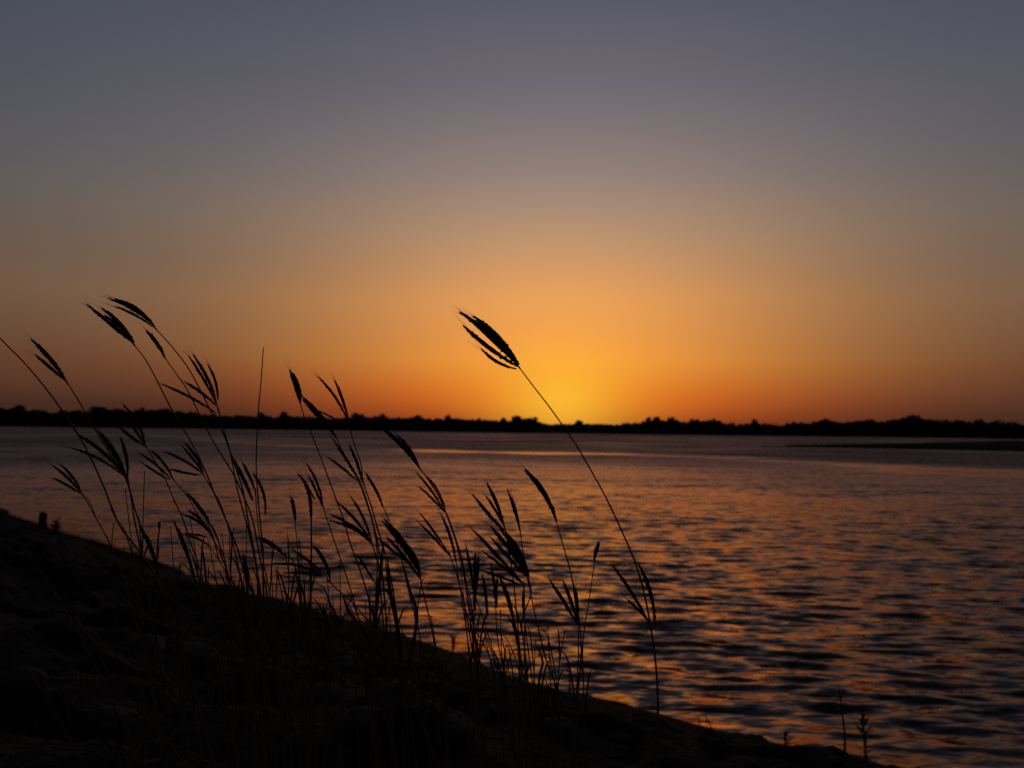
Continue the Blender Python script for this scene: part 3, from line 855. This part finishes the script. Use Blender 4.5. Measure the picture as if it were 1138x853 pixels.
p = on_ground(47, 586); dist = p.y
sc_ = dist / FPX * 0.82
st = empty('tree_stump', (p.x, p.y, float(ground_z(p.x, p.y))))
tag(st, 'small dark rounded stump at the water\'s edge, far left', 'stump')
sv_, sf = [], []
prof = [(0.0, -2, 6.5), (0, 3, 5.6), (0.2, 9, 5.2), (0.3, 14, 5.6), (0.2, 18, 5.0), (0.2, 20.5, 3.2), (0.1, 21.5, 1.0)]
for i, (ox, hz, rd) in enumerate(prof):
    for k in range(14):
        a = k / 14 * 2 * math.pi
        q = 1 + 0.10 * math.sin(3 * a + 0.7) + 0.06 * math.sin(5 * a + i)
        sv_.append(((ox + math.cos(a) * rd * q) * sc_, math.sin(a) * rd * q * sc_, hz * sc_))
for i in range(len(prof) - 1):
    for k in range(14):
        j = (k + 1) % 14
        sf.append((i * 14 + k, i * 14 + j, i * 14 + 14 + j, i * 14 + 14 + k))
sf.append(tuple(range(14))[::-1]); sf.append(tuple(len(prof) * 14 - 14 + k for k in range(14)))
mesh_obj('stump_body', sv_, sf, M_WOOD, st)

def weed(label, bx, by, hpx, kind, seed, D=None):
    r = random.Random(seed)
    p = on_ground(bx, by)
    z = float(ground_z(p.x, p.y)); s = p.length and (Vector((p.x, p.y, 0)).length / FPX)
    t = empty('shore_weed', (p.x, p.y, z))
    tag(t, label, 'plant', 'weeds at the water\'s edge')
    H_ = hpx * s
    line = catmull([Vector((0, 0, -0.02)), Vector((0.01 * H_, 0, H_ * 0.35)), Vector((-0.02 * H_, 0.01, H_ * 0.7)), Vector((-0.06 * H_, 0, H_))], 5)
    v, f = tube(line, [s * (1.5 - 0.9 * i / len(line)) for i in range(len(line))], 5)
    mesh_obj('stem', v, f, M_STEM, t)
    for k in range(kind['n']):
        q = r.uniform(kind['lo'], 1.0)
        b0 = line[min(len(line) - 1, int(q * (len(line) - 1)))]
        a = r.uniform(0, 2 * math.pi)
        ll = kind['len'] * s * (1.15 - q * kind['taper']) * r.uniform(0.7, 1.2)
        d = Vector((math.cos(a), math.sin(a), r.uniform(*kind['rise'])))
        pl = [b0, b0 + d * ll * 0.5, b0 + d * ll + Vector((0, 0, -ll * kind['droop']))]
        pc = catmull(pl, 4)
        side = d.cross(Vector((0, 0, 1))).normalized()
        lv, lf = strip(pc, [0.75 * kind['w'] * s * max(0.08, math.sin(math.pi * (0.1 + 0.9 * i / (len(pc) - 1)))) for i in range(len(pc))], side)
        mesh_obj('leaf', lv, lf, M_LEAF, t)

weed('tall thin weed with leafy clusters at its top, beside the cone-shaped weed', 938, 848, 78,
     dict(n=16, lo=0.72, len=11, taper=0.3, rise=(-0.2, 0.7), droop=0.3, w=3.2), 1)
weed('cone-shaped leafy weed beside the tall thin one at the water\'s edge', 961, 851, 60,
     dict(n=42, lo=0.02, len=16, taper=1.0, rise=(0.3, 1.4), droop=0.15, w=2.4), 2)
weed('short sprig at the right foot of the bank, left of the tall thin weed', 873, 838, 22,
     dict(n=10, lo=0.2, len=9, taper=0.5, rise=(0.3, 1.2), droop=0.2, w=2), 3)
weed('low bushy weed just right of the dark stump, far left', 62, 592, 12,
     dict(n=30, lo=0.05, len=8, taper=0.4, rise=(0.1, 1.2), droop=0.2, w=2), 4)
weed('twiggy little weed at the shore edge under the heavy bundle of spikes', 503, 728, 20,
     dict(n=12, lo=0.2, len=11, taper=0.5, rise=(0.4, 1.4), droop=0.1, w=1.2), 5)
weed('thin round-topped sprout at the shore edge below the three stiff spikes', 633, 768, 24,
     dict(n=12, lo=0.88, len=4, taper=0.1, rise=(-0.4, 0.8), droop=0.1, w=2.2), 6)

# ------------------------------------------------------------------ stones half sunk in the bank
import bmesh
for k, (px, py, wp) in enumerate([(405, 722, 42), (383, 745, 55), (440, 768, 48), (472, 792, 40), (360, 778, 58), (402, 806, 66), (300, 752, 40),
                                  (500, 822, 56), (212, 738, 66), (160, 722, 54), (60, 704, 56), (560, 793, 48), (620, 812, 46), (340, 832, 66),
                                  (120, 803, 66), (262, 802, 58), (455, 738, 26), (530, 765, 30), (250, 700, 36), (100, 668, 30), (690, 822, 34), (20, 760, 60)]):
    p = on_ground(px, py)
    rad = wp / FPX * p.y * 0.5
    bm = bmesh.new()
    bmesh.ops.create_icosphere(bm, subdivisions=4, radius=1)
    sx_, sy_, sz_ = rad, rad * gs.uniform(0.7, 1.0), rad * gs.uniform(0.4, 0.6)
    rz = gs.uniform(0, 3)
    for v in bm.verts:
        q = v.co.copy()
        m_ = 1 + 0.22 * mnoise.noise(q * 1.1 + Vector((k * 3.1, 0, 0))) + 0.10 * mnoise.noise(q * 2.7 + Vector((0, k * 2.3, 0))) + 0.03 * mnoise.noise(q * 8)
        q *= m_
        v.co = Matrix.Rotation(rz, 3, 'Z') @ Vector((q.x * sx_, q.y * sy_, q.z * sz_))
    me = bpy.data.meshes.new('stone'); bm.to_mesh(me); bm.free()
    me.polygons.foreach_set('use_smooth', np.ones(len(me.polygons), dtype=bool))
    me.materials.append(M_STONE)
    o = bpy.data.objects.new('stone', me); COL.objects.link(o)
    o.location = (p.x, p.y, float(ground_z(p.x, p.y)) + sz_ * 0.05)
    tag(o, 'dull rounded stone half sunk in the dark bank', 'stone', 'stones sunk in the bank')
